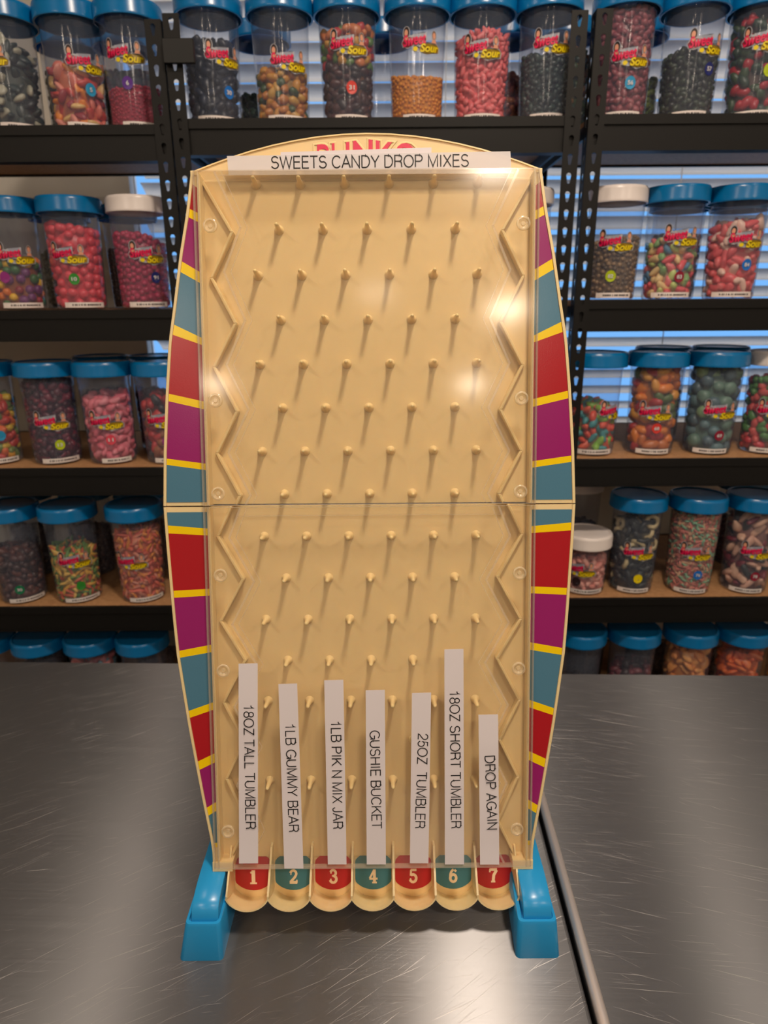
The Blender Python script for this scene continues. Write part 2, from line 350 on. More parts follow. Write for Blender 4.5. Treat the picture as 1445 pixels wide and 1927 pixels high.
# board frame (u right, v up the board, w out of the face) -> root frame
MBD = Matrix(((1, 0, 0, 0), (0, math.sin(TILT), -math.cos(TILT), .00012), (0, math.cos(TILT), math.sin(TILT), .0638), (0, 0, 0, 1)))
HT = [(0, .1525), (.0195, .1530), (.059, .1597), (.098, .1657), (.137, .1715), (.17, .1757), (.205, .1800), (.24, .1824), (.28, .1845), (.31, .1860), (.342, .1873),
      (.3445, .1873), (.3925, .1853), (.4445, .1817), (.4915, .1772), (.519, .1725), (.565, .1652), (.60, .1583), (.6365, .1527)]
def hw_at(v): return float(np.interp(v, [a for a, b in HT], [b for a, b in HT]))
SEAM0, SEAM1 = .3435, .3446
VB, WBK = -.030, -.020
def wing(name, parent, sgn, v0, v1, bounds, cols):
    m = MB()
    vsamp = sorted(set([v0, v1] + [v for v in np.linspace(v0, v1, 26)]))
    # outer shell
    n = len(vsamp); RIMW = .0026; FACE = -.0035; RIM = -.0022; XI = .1462
    ho = [hw_at(v) for v in vsamp]
    sec = lambda v, h: [(XI, v, VB), (XI, v, FACE), (max(h - RIMW, .1500), v, FACE), (max(h - RIMW, .1500), v, RIM), (h - .0005, v, RIM), (h, v, RIM - .0006), (h, v, VB)]
    vs = []; k = 7
    for v, h in zip(vsamp, ho): vs += sec(v, h)
    fs = [(j * k + i, j * k + i + 1, (j + 1) * k + i + 1, (j + 1) * k + i) for j in range(n - 1) for i in range(k - 1)]
    fs += [tuple(range(k)), tuple(range((n - 1) * k, n * k))[::-1]]
    m.add([(x * sgn, y, z) for x, y, z in vs], fs if sgn > 0 else [f[::-1] for f in fs], CREAM)
    # rims along the seam side of the wing
    # stripes lying just over the recessed face
    for i in range(len(cols)):
        (o0, i0), (o1, i1) = bounds[i], bounds[i + 1]
        S = 8; q = []
        for j in range(S + 1):
            t = j / S; vo = o0 + (o1 - o0) * t; vi = i0 + (i1 - i0) * t
            q += [(.1466 * sgn, vi, FACE + .0003), (max(hw_at(vo) - RIMW - .0002, .1468) * sgn, vo, FACE + .0003)]
        f = [(2 * j, 2 * j + 1, 2 * j + 3, 2 * j + 2) for j in range(S)]
        m.add(q, f if (sgn > 0) == (o1 > o0) else [x[::-1] for x in f], cols[i])
    o = m.build(name, parent, 35); return o
UB = [(.626, .622), (.6052, .6012), (.5981, .5935), (.5606, .5509), (.5515, .5413), (.5061, .4939), (.4973, .4879), (.4455, .4382), (.4389, .4312), (.3876, .3826), (.3819, .3768), (.3478, .3478)]
UC = [RED, YELLOW, PURPLE, YELLOW, TEAL, YELLOW, RED, YELLOW, PURPLE, YELLOW, TEAL]
LB = [(.3388, .3388), (.3268, .3236), (.3195, .3173), (.2663, .268), (.2598, .2616), (.2098, .2156), (.2032, .2085), (.1523, .1608), (.1456, .1536), (.1032, .1114), (.0949, .1026), (.0576, .0639), (.0497, .055), (.0225, .0225), (.0180, .0180)]
LC = [TEAL, YELLOW, RED, YELLOW, PURPLE, YELLOW, TEAL, YELLOW, RED, YELLOW, PURPLE, YELLOW, TEAL, YELLOW]
POCKET = -.0150
zu = [(.1455, .6315), (.1205, .588), (.1400, .5487), (.1195, .5085), (.1400, .470), (.1202, .430), (.1395, .3922), (.1195, .353), (.1235, .3450)]
zl = [(.128, .3430), (.1412, .3155), (.1188, .275), (.1406, .2352), (.1187, .1975), (.1402, .157), (.1215, .1185), (.1395, .0815), (.1205, .037), (.1372, .003)]
def panel(name, v0, v1, top):
    m = MB(); m.box(-.1475, .1475, v0, v1, VB, WBK, CREAM)
    m.box(-.1478, -.1452, v0, v1, VB, -.0028, CREAM); m.box(.1452, .1478, v0, v1, VB, -.0028, CREAM)
    if top:
        arc = [(0, .6749), (.022, .6742), (.044, .6722), (.064, .6692), (.083, .6655), (.103, .6606), (.121, .6553), (.138, .6496), (.1560, .6430)]
        poly = [(-x, y) for x, y in arc[::-1]] + arc[1:] + [(.1530, .6330), (-.1530, .6330)]
        m.prism(poly[::-1], VB, WBK, CREAM)
        edge = [(-x, y - .0005) for x, y in arc[::-1]] + [(x, y - .0005) for x, y in arc[1:]]
        m.ribbon(edge, .0012, WBK - .0005, WBK + .0010, CREAM2)
        for s in (-1, 1): m.box(s * .1478 if s > 0 else -.1532, .1532 if s > 0 else -.1478, .6335, .6372, VB, -.0028, CREAM)
    # raised floors of the side pockets
    for s in (-1, 1):
        zz = zu if top else zl
        pts = [(x * s, min(max(y, v0), v1)) for x, y in zz] + [(.1460 * s, max(v0, zz[-1][1])), (.1460 * s, min(v1, zz[0][1]))]
        m.prism(pts if s > 0 else pts[::-1], WBK - .001, POCKET, CREAM)
    return m.build(name, root, None, MBD)
up = panel('upper_panel', SEAM1, .6340, True); lo = panel('lower_panel', -.002, SEAM0, False)
for s in (-1, 1):
    wing('striped_wing', up, s, SEAM1, .6365, UB, UC); wing('striped_wing', lo, s, .0, SEAM0, LB, LC)
for s in (-1, 1):
    for P, z in ((up, zu), (lo, zl)):
        m = MB(); pts = [(x * s, y) for x, y in z]; m.ribbon(pts, .0026, WBK - .002, -.0115, CREAM)
        bev(m.build('zigzag_wall', P), .0005, 1)
# pegs: one mesh, copied
pm = MB(); pm.lathe([(.0046, 0), (.0040, .0014), (.0030, .0032), (.0023, .006), (.0019, .0135), (.0017, .0165), (.0011, .0178), (.0003, .0182)], CREAM, 16, False, True)
pegme = pm.mesh('peg', 40)
for k in range(16):
    v = .6315 - .0397 * k
    us = [(i - 2.5) * .0397 for i in range(6)] if k % 2 == 0 else [(i - 2) * .0397 for i in range(5)]
    for u in us:
        link('peg', pegme, up if v > .344 else lo, loc=(u, v, WBK - .0002))
# raised word on the arch
def arch_text(v, h0, arch):
    q = v.copy(); q[:, 1] += -arch * (q[:, 0] / .045) ** 2
    return q
tv, tf = text_arrays('PLINKO', .02, 0, .02); to, tof = text_arrays('PLINKO', .05, 0, 0, .035)
q = fit(tv, .088, .0235, 0, .6560); q[:, 2] = WBK - .0002 + (tv[:, 2] - tv[:, 2].min()) * .02; q = arch_text(q, 0, .0022)
q[:, 1] += .0022 * np.exp(-(q[:, 0] / .012) ** 2)
m = MB(); m.add(q, tf, PINK)
q = fit(to, .096, .0268, 0, .6560); q[:, 2] = WBK + to[:, 2] * .02; q = arch_text(q, 0, .0022); q[:, 1] += .0022 * np.exp(-(q[:, 0] / .012) ** 2)
m.add(q, tof, CREAM2)
tag(m.build('raised_lettering', up), 'pink and cream raised word, mostly hidden behind paper strips')
# clear covers
def cover(P, v0, v1, zz, ribs, bosses):
    m = MB(); m.box(-.1500, .1500, v0, v1, -.0012, 0, COVER)
    for s in (-1, 1):
        m.box(s * .1500 - .0007, s * .1500 + .0007, v0, v1, -.003, .0003, COVER_EDGE); m.box(s * .1462 - .0005, s * .1462 + .0005, v0, v1, -.0014, .0007, COVER_EDGE)
        m.ribbon([(x * s, y) for x, y in zz], .0020, -.0001, .0008, COVER_EDGE); m.ribbon([((x - .006) * s, y) for x, y in zz], .0007, -.0001, .0004, COVER_EDGE)
    for a in ribs: m.box(*a, COVER_EDGE)
    o = m.build('clear_cover', P)
    for s in (-1, 1):
        for bv in bosses:
            b = MB(); n = 24; prof = [(.0062, -.0002), (.0062, .0012), (.0056, .0016), (.0046, .0016), (.0041, .0010), (.0040, .0002), (.0022, -.0004), (.0016, .0004)]
            b.lathe(prof, BOSSM, n, False, True); ob = b.build('screw_boss', o, 50, loc=(.1365 * s, bv, 0))
    return o
zcu = [(.1317, .6350), (.110, .5880), (.1255, .5505), (.108, .5088), (.1255, .4700), (.1070, .4310), (.126, .3925), (.1072, .3540), (.112, .3455)]
zcl = [(.117, .3425), (.1275, .3155), (.106, .275), (.127, .2352), (.1055, .1975), (.127, .157), (.1085, .1185), (.1265, .0815), (.1080, .037), (.1245, .003)]
cover(up, SEAM1, .6362, zcu, [(-.150, .150, .6352, .6362, -.019, .0006), (-.150, .150, SEAM1, SEAM1 + .0008, -.0012, .0006), (-.128, .128, .6318, .6323, 0, .0004)], (.5897, .4388, .3556))
cover(lo, -.0012, SEAM0, zcl, [(-.150, .150, SEAM0 - .0008, SEAM0, -.0012, .0006), (-.1325, .1325, -.0016, .0002, -.004, .0012), (-.150, -.1325, -.0016, .004, -.003, .0006), (.1325, .150, -.0016, .004, -.003, .0006), (-.12, .12, .3350, .3354, 0, .0004)], (.281, .1918, .036))
# numeral strokes (slab figures on a 0..1 x 0..1.4 grid)
def arcp(cx, cy, rx, ry, a0, a1, n=9): return [(cx + rx * math.cos(math.radians(a0 + (a1 - a0) * i / n)), cy + ry * math.sin(math.radians(a0 + (a1 - a0) * i / n))) for i in range(n + 1)]
NUM = {
    '1': [([(.5, .05), (.5, 1.35)], .30), ([(.12, .06), (.88, .06)], .14), ([(.16, 1.12), (.36, 1.16), (.5, 1.3)], .14)],
    '2': [(arcp(.5, .98, .33, .34, 165, -20), .2), ([(.80, .86), (.60, .58), (.2, .2)], .2), ([(.08, .13), (.92, .13)], .24), ([(.88, .1), (.88, .38)], .12), ([(.17, 1.0), (.30, 1.0)], .2)],
    '3': [(arcp(.48, 1.03, .30, .30, 160, -80), .2), (arcp(.48, .42, .36, .34, 85, -165), .22), ([(.36, .75), (.55, .75)], .13), ([(.13, .36), (.30, .36)], .18), ([(.17, 1.08), (.32, 1.08)], .16)],
    '4': [([(.62, .06), (.62, 1.36)], .24), ([(.60, 1.32), (.10, .48)], .16), ([(.05, .44), (.98, .44)], .16), ([(.36, .06), (.90, .06)], .13)],
    '5': [([(.22, 1.28), (.86, 1.28)], .2), ([(.25, 1.3), (.22, .72)], .16), (arcp(.47, .46, .36, .38, 130, -160, 12), .22), ([(.10, .36), (.28, .36)], .18)],
    '6': [(arcp(.5, .44, .33, .36, 0, 360, 18), .22), (arcp(.62, .62, .45, .68, 100, 185), .2), ([(.62, 1.27), (.82, 1.1)], .18)],
    '7': [([(.10, 1.26), (.92, 1.26)], .22), ([(.86, 1.2), (.56, .7), (.5, .06)], .24), ([(.12, 1.32), (.12, 1.0)], .13), ([(.26, .06), (.74, .06)], .13)]}
CR, CS = .01965, .0128; RAD = (CR ** 2 + CS ** 2) / (2 * CS); VSP = -.0335
for i in range(7):
    cx = (i - 3) * .0393
    m = MB()
    A = math.asin(CR / RAD); nseg = 14
    arc = [(RAD * math.sin(-A + 2 * A * k / nseg), VSP - CS + RAD - RAD * math.cos(-A + 2 * A * k / nseg)) for k in range(nseg + 1)]
    # curved floor, two skins and its front lip
    t = .0011
    vs = []; 
    LIPS = ((VB, 0), (-.006, .0030), (.0125, .0108))        # depth, rise of the scooped floor
    for w, dv in LIPS:
        vs += [(x, y + dv, w) for x, y in arc]
    for w, dv in LIPS:
        vs += [(x * (1 + t / RAD), y - t + dv, w) for x, y in arc]
    k = nseg + 1; fs = []
    for r_ in range(2):
        fs += [(r_ * k + j, r_ * k + j + 1, (r_ + 1) * k + j + 1, (r_ + 1) * k + j) for j in range(nseg)]
        fs += [((r_ + 3) * k + j + 1, (r_ + 3) * k + j, (r_ + 4) * k + j, (r_ + 4) * k + j + 1) for j in range(nseg)]
    fs += [(2 * k + j, 2 * k + j + 1, 5 * k + j + 1, 5 * k + j) for j in range(nseg)]
    m.add(vs, fs, CREAM)
    # back wall
    m.prism([(-CR, .0), (-CR, VSP)] + arc + [(CR, VSP), (CR, .0)], VB, WBK - .0006, CREAM)
    # side walls (walls between neighbours are shared halves)
    for s in (-1, 1):
        xs = s * (CR - .0004); wdt = .0005 if not ((i == 0 and s < 0) or (i == 6 and s > 0)) else .0008
        pr = [(WBK - .002, .013), (-.0125, .012), (-.0045, -.002), (-.0012, -.004), (.0122, VSP + .0120), (.0120, VSP + .0102), (-.006, VSP + .002), (WBK - .002, VSP - .001)]
        n = len(pr)
        m.add([(xs + e * wdt, v, w) for e in (-1, 1) for w, v in pr], [tuple(range(n)), tuple(range(n, 2 * n))[::-1]] + [(j, (j + 1) % n, n + (j + 1) % n, n + j) for j in range(n)], CREAM)
    cup = m.build('prize_cup', lo, 40, loc=(cx, 0, 0))
    d = MB(); pts = []
    for k_ in range(40):
        a = 2 * PI * k_ / 40; pts.append((max(-.0166, min(.0166, .0198 * math.cos(a))), -.0178 + .0195 * math.sin(a)))
    d.prism([(x * 1.07, y) for x, y in pts], WBK - .0008, WBK - .0002, DISC_RED if i % 2 == 0 else DISC_TEAL)
    d.build('number_disc', cup)
    nm = MB()
    for j_, (pts, wd) in enumerate(NUM[str(i + 1)]):
        sx, sy = .0088, .0104
        nm.ribbon([((x - .5) * sx, -.0305 + y * sy) for x, y in pts], wd * .0118, WBK - .0003, WBK + .0002 + j_ * .00004, NUMERAL)
    nm.build('numeral', cup)
# side brackets at the foot of the board
for s in (-1, 1):
    bk = MB(); bk.box(s * .143 - .0095, s * .143 + .0095, -.005, .004, VB, -.001, CREAM)
    bk.build('bottom_bracket', lo)
# blue feet: long bars on the table with a humped socket
for s in (-1, 1):
    m = MB()
    y0, y1 = -.0435, .20
    # outer / inner edge at the table and at the top rim (the board sits a hair off centre between the feet)
    xo, xi, xo2, xi2, ha, hb = (.1776, .1375, .1696, .1381, .1405, .1648) if s < 0 else (.1716, .1312, .1668, .1324, .1376, .1630)
    ht = .040
    def ring(xa, xb, ya, yb, z, r=.004):
        out = []
        for cx_, cy_, a0 in ((xb - r, yb - r, 0), (xa + r, yb - r, 90), (xa + r, ya + r, 180), (xb - r, ya + r, 270)):
            for k_ in range(4): a = math.radians(a0 + 30 * k_); out.append((s * (cx_ + r * math.cos(a)), cy_ + r * math.sin(a), z))
        return out
    rings = [ring(xi, xo, y0, y1, 0), ring(xi, xo, y0, y1, .0015), ring(xi2 - .0008, xo2 + .0006, y0 + .0025, y1 - .01, ht - .0022), ring(xi2, xo2, y0 + .0035, y1 - .011, ht), ring(xi2 + .0022, xo2 - .0022, y0 + .006, y1 - .013, ht), ring(xi2 + .0026, xo2 - .0026, y0 + .0066, y1 - .0135, ht - .002)]
    n = len(rings[0]); vs = [p for r_ in rings for p in r_]
    fs = [(j * n + i_, j * n + (i_ + 1) % n, (j + 1) * n + (i_ + 1) % n, (j + 1) * n + i_) for j in range(len(rings) - 1) for i_ in range(n)]
    fs += [tuple(range(n))[::-1], tuple(range((len(rings) - 1) * n, len(rings) * n))]
    if s > 0:   # inner flank cut back to clear the last cup
        vs = [(x + (.0120 * max(0, min(1, (y + .036) / .024)) if x < .15 else 0), y, z) for x, y, z in vs]
    m.add(vs, fs if s > 0 else [f[::-1] for f in fs], BLUE)
    # hump: profile in y,z swept over the width
    prof = [(y0 + .0075, ht - .003), (y0 + .0085, ht + .003), (y0 + .0105, ht + .0085), (y0 + .0135, ht + .0118), (y0 + .018, ht + .0142), (y0 + .026, ht + .0165), (y0 + .036, ht + .0180), (y0 + .044, ht + .0185), (y0 + .060, ht + .0185), (y1 - .03, ht + .0185), (y1 - .02, ht - .003)]
    xa, xb = ha, hb
    n = len(prof); vs = [(s * x, y, z) for x in (xa, xa + .001, xb - .001, xb) for y, z in prof]
    vs = [(x, y, z - (.001 if k_ // n in (0, 3) and z > ht else 0)) for k_, (x, y, z) in enumerate(vs)]
    fs = [(r_ * n + j, (r_ + 1) * n + j, (r_ + 1) * n + j + 1, r_ * n + j + 1) for r_ in range(3) for j in range(n - 1)]
    fs += [tuple(range(n)), tuple(range(3 * n, 4 * n))[::-1]]
    m.add(vs, fs if s > 0 else [f[::-1] for f in fs], BLUE)
    # upright rear support that carries the leaning board
    m.box(s * .151 - .012, s * .151 + .012, .052, .085, ht, .16, BLUE)
    tag(m.build('foot', root, 45), 'sky blue plastic foot')

# ------------------------------------------------------------------ paper strips taped on the game
def strip(label, corners, body, tc, tlen, th, ang, w, paper=PAPER, curl=0.0, flip=False, offs=-.012, ink=None):
    """corners in board u,v; text runs along angle ang (radians, in board plane)"""
    cu_ = sum(c[0] for c in corners) / 4; cv_ = sum(c[1] for c in corners) / 4
    base = Matrix.Translation((BX, BY, TZ)) @ MBD @ Matrix.Translation((cu_, cv_, w))
    m = MB(); S = 12
    TL, TR, BR, BL = [Vector(c) - Vector((cu_, cv_)) for c in corners]
    vs = []; 
    for z in (0, .00025):
        for j in range(S + 1):
            t = j / S; a = TL.lerp(BL, t); b = TR.lerp(BR, t); zz = z + curl * (.5 - .5 * math.cos(2 * PI * t * 2.3)) * .0006
            vs += [(a.x, a.y, zz), (b.x, b.y, zz)]
    k = 2 * (S + 1)
    fs = [(k + 2 * j + 2, k + 2 * j + 3, k + 2 * j + 1, k + 2 * j) for j in range(S)] + [(2 * j, 2 * j + 1, 2 * j + 3, 2 * j + 2) for j in range(S)]
    fs += [(2 * j, 2 * j + 2, k + 2 * j + 2, k + 2 * j) for j in range(S)] + [(2 * j + 3, 2 * j + 1, k + 2 * j + 1, k + 2 * j + 3) for j in range(S)]
    fs += [(0, k, k + 1, 1), (2 * S, 2 * S + 1, k + 2 * S + 1, k + 2 * S)]
    m.add(vs, fs, paper)
    o = m.build('paper_strip', None, 40); o.matrix_world = base
    tag(o, label, 'paper strip', 'paper strips taped on the peg game')
    v, f = sans(body, tlen, th)
    q = v; ca, sa = math.cos(ang), math.sin(ang)
    p = np.empty_like(q); p[:, 0] = q[:, 0] * ca - q[:, 1] * sa + tc[0] - cu_; p[:, 1] = q[:, 0] * sa + q[:, 1] * ca + tc[1] - cv_
    p[:, 2] = .00040 + curl * .0006 + q[:, 2]
    MB().add(p, f, ink or INK).build('lettering', o)
    return o
U = .0037
VST = [([(-0.1182, 0.1986), (-0.1006, 0.1989), (-0.1048, 0.0048), (-0.1229, 0.0049)], '18OZ TALL TUMBLER', (-.1099, .1596), (-.1109, .0392), 'above red cup 1'),
       ([(-0.0819, 0.1791), (-0.0646, 0.1795), (-0.062, -.0008), (-0.0802, -.0007)], '1LB GUMMY BEAR', (-.0718, .141), (-.0704, .0357), 'above teal cup 2'),
       ([(-0.0395, 0.1823), (-0.0218, 0.1827), (-0.0211, 0.0031), (-0.0388, 0.0032)], '1LB PIK N MIX JAR', (-.0293, .1432), (-.0287, .0385), 'above red cup 3'),
       ([(-0.0013, 0.1724), (0.0164, 0.1728), (0.0162, 0.0028), (-0.002, 0.0029)], 'GUSHIE BUCKET', (.0067, .1342), (.0079, .0382), 'above teal cup 4'),
       ([(0.0415, 0.1696), (0.0592, 0.1699), (0.0565, 0.0035), (0.0389, 0.0037)], '25OZ  TUMBLER', (.0518, .1308), (.0485, .0384), 'above red cup 5'),
       ([(0.0715, 0.2106), (0.0891, 0.211), (0.0903, 0.0022), (0.0721, 0.0023)], '18OZ SHORT TUMBLER', (.0809, .1713), (.0827, .0382), 'above teal cup 6'),
       ([(0.1032, 0.1483), (0.1214, 0.1486), (0.1236, 0.0019), (0.1054, 0.0021)], 'DROP AGAIN', (.1138, .1092), (.1168, .0369), 'above red cup 7')]
for cs, body, t0, t1, where in VST:
    cs = [(a - U, b) for a, b in cs]; t0 = (t0[0] - U, t0[1]); t1 = (t1[0] - U, t1[1])
    L_ = math.hypot(t1[0] - t0[0], t1[1] - t0[1]); ang = math.atan2(t1[1] - t0[1], t1[0] - t0[0])
    strip('white paper strip reading %s, taped %s' % (' '.join(body.split()), where), cs, body, ((t0[0] + t1[0]) / 2, (t0[1] + t1[1]) / 2), L_, .0098, ang, .0014, curl=1.0 if body[:4] in ('18OZ', 'DROP') and 'SHORT' not in body else .3)
strip('shorter white paper strip reading THE CANDY DROP, tucked behind the wider strip', [(-.0762, .6578), (.0577, .6609), (.0577, .6440), (-.0763, .6436)], 'THE CANDY DROP', (-.0090, .6492), .1075, .0098, .022, -.0165, paper=PAPER)
strip('wide white paper strip reading SWEETS CANDY DROP MIXES, across the arched top', [(-.1230, .6532), (.1270, .6554), (.1281, .6372), (-.1220, .6370)], 'SWEETS CANDY DROP MIXES', (.0031, .6476), .1746, .0110, .0030, -.0125, paper=PAPER_THIN)

# ------------------------------------------------------------------ shelving racks
PITCH_S = .0285
def slotted_flange(width, height, y_or_x):
    """one flange of a slotted angle post as a sheet with keyhole openings; returns verts (s,z), faces"""
    vs = []; fs = []
    nslot = int(height / PITCH_S); z0 = height - nslot * PITCH_S
    def kh(cx, zt):
        pts = []
        R, r = .0043, .0024
        for k in range(9): a = math.radians(-30 + 240 * k / 8); pts.append((cx + R * math.cos(a), zt + R * math.sin(a)))
        for k in range(7): a = math.radians(180 + 180 * k / 6); pts.append((cx + r * math.cos(a), zt - .0105 + r * math.sin(a)))
        return pts
    if z0 > 0:
        vs += [(0, 0), (width, 0), (width, z0), (0, z0)]; fs.append((0, 1, 2, 3))
    for i in range(nslot):
        a = z0 + i * PITCH_S; b = a + PITCH_S; cx, cz = width / 2, (a + b) / 2
        hole = kh(cx, a + PITCH_S * .66)
        n = len(hole); o = len(vs); outer = []
        for hx, hz in hole:                     # push each hole point out to the cell rim
            dx, dz = hx - cx, hz - cz; k = min((width / 2) / abs(dx) if abs(dx) > 1e-9 else 1e9, (PITCH_S / 2) / abs(dz) if abs(dz) > 1e-9 else 1e9)
            outer.append((cx + dx * k, cz + dz * k))
        vs += hole + outer
        for j in range(n):
            k = (j + 1) % n; fs.append((o + j, o + n + j, o + n + k, o + k))
        for (qx, qz) in ((0, a), (width, a), (width, b), (0, b)):   # corners of the cell
            best = None
            for j in range(n):
                k = (j + 1) % n; p, r_ = outer[j], outer[k]
                onx = lambda P: abs(P[0] - qx) < 1e-7; onz = lambda P: abs(P[1] - qz) < 1e-7
                if (onx(p) and onz(r_)) or (onz(p) and onx(r_)): best = (j, k)
            if best:
                vs.append((qx, qz)); fs.append((o + n + best[0], len(vs) - 1, o + n + best[1]))
    return vs, fs
POST_H = 1.906; FLW = .0262
fv, ff = slotted_flange(FLW, POST_H, 0)
def post_mesh(sx, sy):
    """sx: direction of the front flange from the corner, sy: direction of the side flange"""
    m = MB(); m.add([(s * sx, 0, z) for s, z in fv], ff, BLACK); m.add([(0, s * sy, z) for s, z in fv], ff, BLACK)
    m.add([(0, 0, POST_H), (FLW * sx, 0, POST_H), (FLW * sx, FLW * sy * .3, POST_H), (0, FLW * sy, POST_H)], [(0, 1, 2, 3)], BLACK)
    return m.mesh('post')
PM = {(a, b): post_mesh(a, b) for a in (1, -1) for b in (1, -1)}
SHELF_Z = [1.757, 1.461, 1.167, .871, .561, .20]
YF, YB = 1.262, 1.664
def rack(label, x0, x1, dz):
    t = thing('shelving_rack', label, 'shelving rack', (0, 0, 0), 0, 'black slotted shelving racks')
    for x, sx in ((x0, 1), (x1, -1)):
        for y, sy in ((YF, 1), (YB, -1)):
            o = link('post', PM[(sx, sy)], t, loc=(x, y, dz if False else 0)); o.scale = (1, 1, (POST_H + dz) / POST_H)
            so = o.modifiers.new('thick', 'SOLIDIFY'); so.thickness = .0014; so.offset = 0
    for z in SHELF_Z:
        zz = z + dz
        bev(MB().box(x0 + .004, x1 - .004, YF + .010, YB - .006, zz - .010, zz, WOOD).build('shelf_board', t), .001, 1)
        for nm, ya, yb in (('front_beam', YF + .002, YF + .0095), ('rear_beam', YB - .0095, YB - .002)):
            b = MB(); sgn = 1 if nm == 'front_beam' else -1
            yc = ya if sgn > 0 else yb
            b.box(x0 + .002, x1 - .002, ya, yb, zz - .014, zz + .001, BLACK)                       # top roll
            if sgn < 0:
                b.build(nm, t); continue
            b.box(x0 + .002, x1 - .002, yc + sgn * .004 - .0008, yc + sgn * .004 + .0008, zz - .052, zz - .014, BLACK)   # web
            b.box(x0 + .002, x1 - .002, min(yc, yc + sgn * .026), max(yc, yc + sgn * .026), zz - .054, zz - .052, BLACK)  # lower lip
            b.build(nm, t)
        for x, sx in ((x0, 1), (x1, -1)):
            MB().box(min(x + sx * .002, x + sx * .008), max(x + sx * .002, x + sx * .008), YF + .01, YB - .01, zz - .030, zz - .010, BLACK).build('side_beam', t)
    return t
rack('black slotted shelving rack of candy jars on the left', -1.07, -.3525, 0.0)
midr = rack('black slotted shelving rack standing behind the cream peg game', -.3485, .3325, .008)
rack('black slotted shelving rack of candy jars on the right', .3465, 1.12, .010)
bev(MB().box(-.3500, -.3000, YF - .012, YF - .004, 1.8420, 1.8770, BLACK2).build('post_clip', midr), .001, 1)

# ------------------------------------------------------------------ candy jars
JH = .195
def jar_r(z): return float(np.interp(z, [0, .165], [.0445, .0492]))
def body_mesh(nm, R=1.0, H=1.0):
    m = MB(); prof = [(.030, .0012), (.040, .0006), (.0432, .0022), (.0445, .006)] + [(jar_r(z), z) for z in np.linspace(.012, .160, 8)] + [(.0500, .165), (.0500, .170)]
    m.lathe([(r * R, z * H) for r, z in prof], JAR, 48, True, False); return m.mesh(nm, 60)
def lid_mesh(nm, M, R, H, zb=.166):
    m = MB(); zt = .195 * H; zl = zt - .0275
    prof = [(R - .003, zl), (R, zl), (R + .0006, zl + .002), (R, zl + .004), (R, zl + .021), (R - .0008, zl + .0245), (R - .003, zl + .0272), (R - .006, zl + .0275), (R - .0075, zl + .0255), (.004, zl + .0250)]
    m.lathe(prof, M, 56, False, True); m.lathe([(R - .0032, zl + .0005), (R - .0032, zl + .018), (.003, zl + .018)], M, 40, False, True); return m.mesh(nm, 45)
BODY = {}; LIDS = {}
def get_body(H, R=1.0):
    if (H, R) not in BODY: BODY[(H, R)] = body_mesh('body', R, H)
    return BODY[(H, R)]
def get_lid(c, H, R=1.0):
    if (c, H, R) not in LIDS: LIDS[(c, H, R)] = lid_mesh('lid', LID_BLUE if c == 'blue' else LID_WHITE, (.0575 if c == 'blue' else .0535) * R, H)
    return LIDS[(c, H, R)]

# candy shapes (unit size), as numpy arrays
def ico(sub):
    bm = bmesh.new(); bmesh.ops.create_icosphere(bm, subdivisions=sub, radius=1); bm.verts.ensure_lookup_table()
    v = np.array([x.co[:] for x in bm.verts]); f = np.array([[q.index for q in p.verts] for p in bm.faces]); bm.free(); return v, f
I1, I1F = ico(1); I2, I2F = ico(2)
def shp_bear():
    v, f = I2.copy(), I2F; v = v * np.array([.72, .6, 1.05]); lump = 1 + .28 * np.sin(v[:, 2] * 5.5)[:, None] * np.array([1, .5, 0]); return v * lump, f
def shp_bean(): v = I2 * np.array([1.15, .62, .55]); v[:, 1] += .35 * v[:, 0] ** 2; return v, I2F
def shp_slice(): v = I2 * np.array([1.15, .95, .38]); v[:, 1] = np.where(v[:, 1] < 0, v[:, 1] * .25, v[:, 1]); return v, I2F
def shp_ring(n=10, k=5):
    v = np.array([((.72 + .32 * math.cos(2 * PI * j / k)) * math.cos(2 * PI * i / n), (.72 + .32 * math.cos(2 * PI * j / k)) * math.sin(2 * PI * i / n), .36 * math.sin(2 * PI * j / k)) for i in range(n) for j in range(k)])
    f = []
    for i in range(n):
        for j in range(k):
            a = i * k + j; b = i * k + (j + 1) % k; c = ((i + 1) % n) * k + (j + 1) % k; d = ((i + 1) % n) * k + j; f += [[a, b, c], [a, c, d]]
    return v, np.array(f)
def shp_stick(): v = I2 * np.array([2.0, .42, .42]); v[:, 2] += .25 * np.sin(v[:, 0] * 1.6); return v, I2F
SHAPES = {'ball': (I2, I2F), 'bead': (I1, I1F), 'bear': shp_bear(), 'bean': shp_bean(), 'slice': shp_slice(), 'ring': shp_ring(), 'stick': shp_stick()}
CM = {}
def candy_mat(c, kind):
    key = (tuple(c), kind)
    if key not in CM:
        m = mat('candy_%d' % len(CM), c, .6 if kind == 'sugar' else .38); CM[key] = m
    return CM[key]
def rand_rot(n):
    q = RNG.normal(size=(n, 4)); q /= np.linalg.norm(q, axis=1)[:, None]; w, x, y, z = q.T
    return np.stack([np.stack([1 - 2 * (y * y + z * z), 2 * (x * y - z * w), 2 * (x * z + y * w)], -1), np.stack([2 * (x * y + z * w), 1 - 2 * (x * x + z * z), 2 * (y * z - x * w)], -1), np.stack([2 * (x * z - y * w), 2 * (y * z + x * w), 1 - 2 * (x * x + y * y)], -1)], 1)
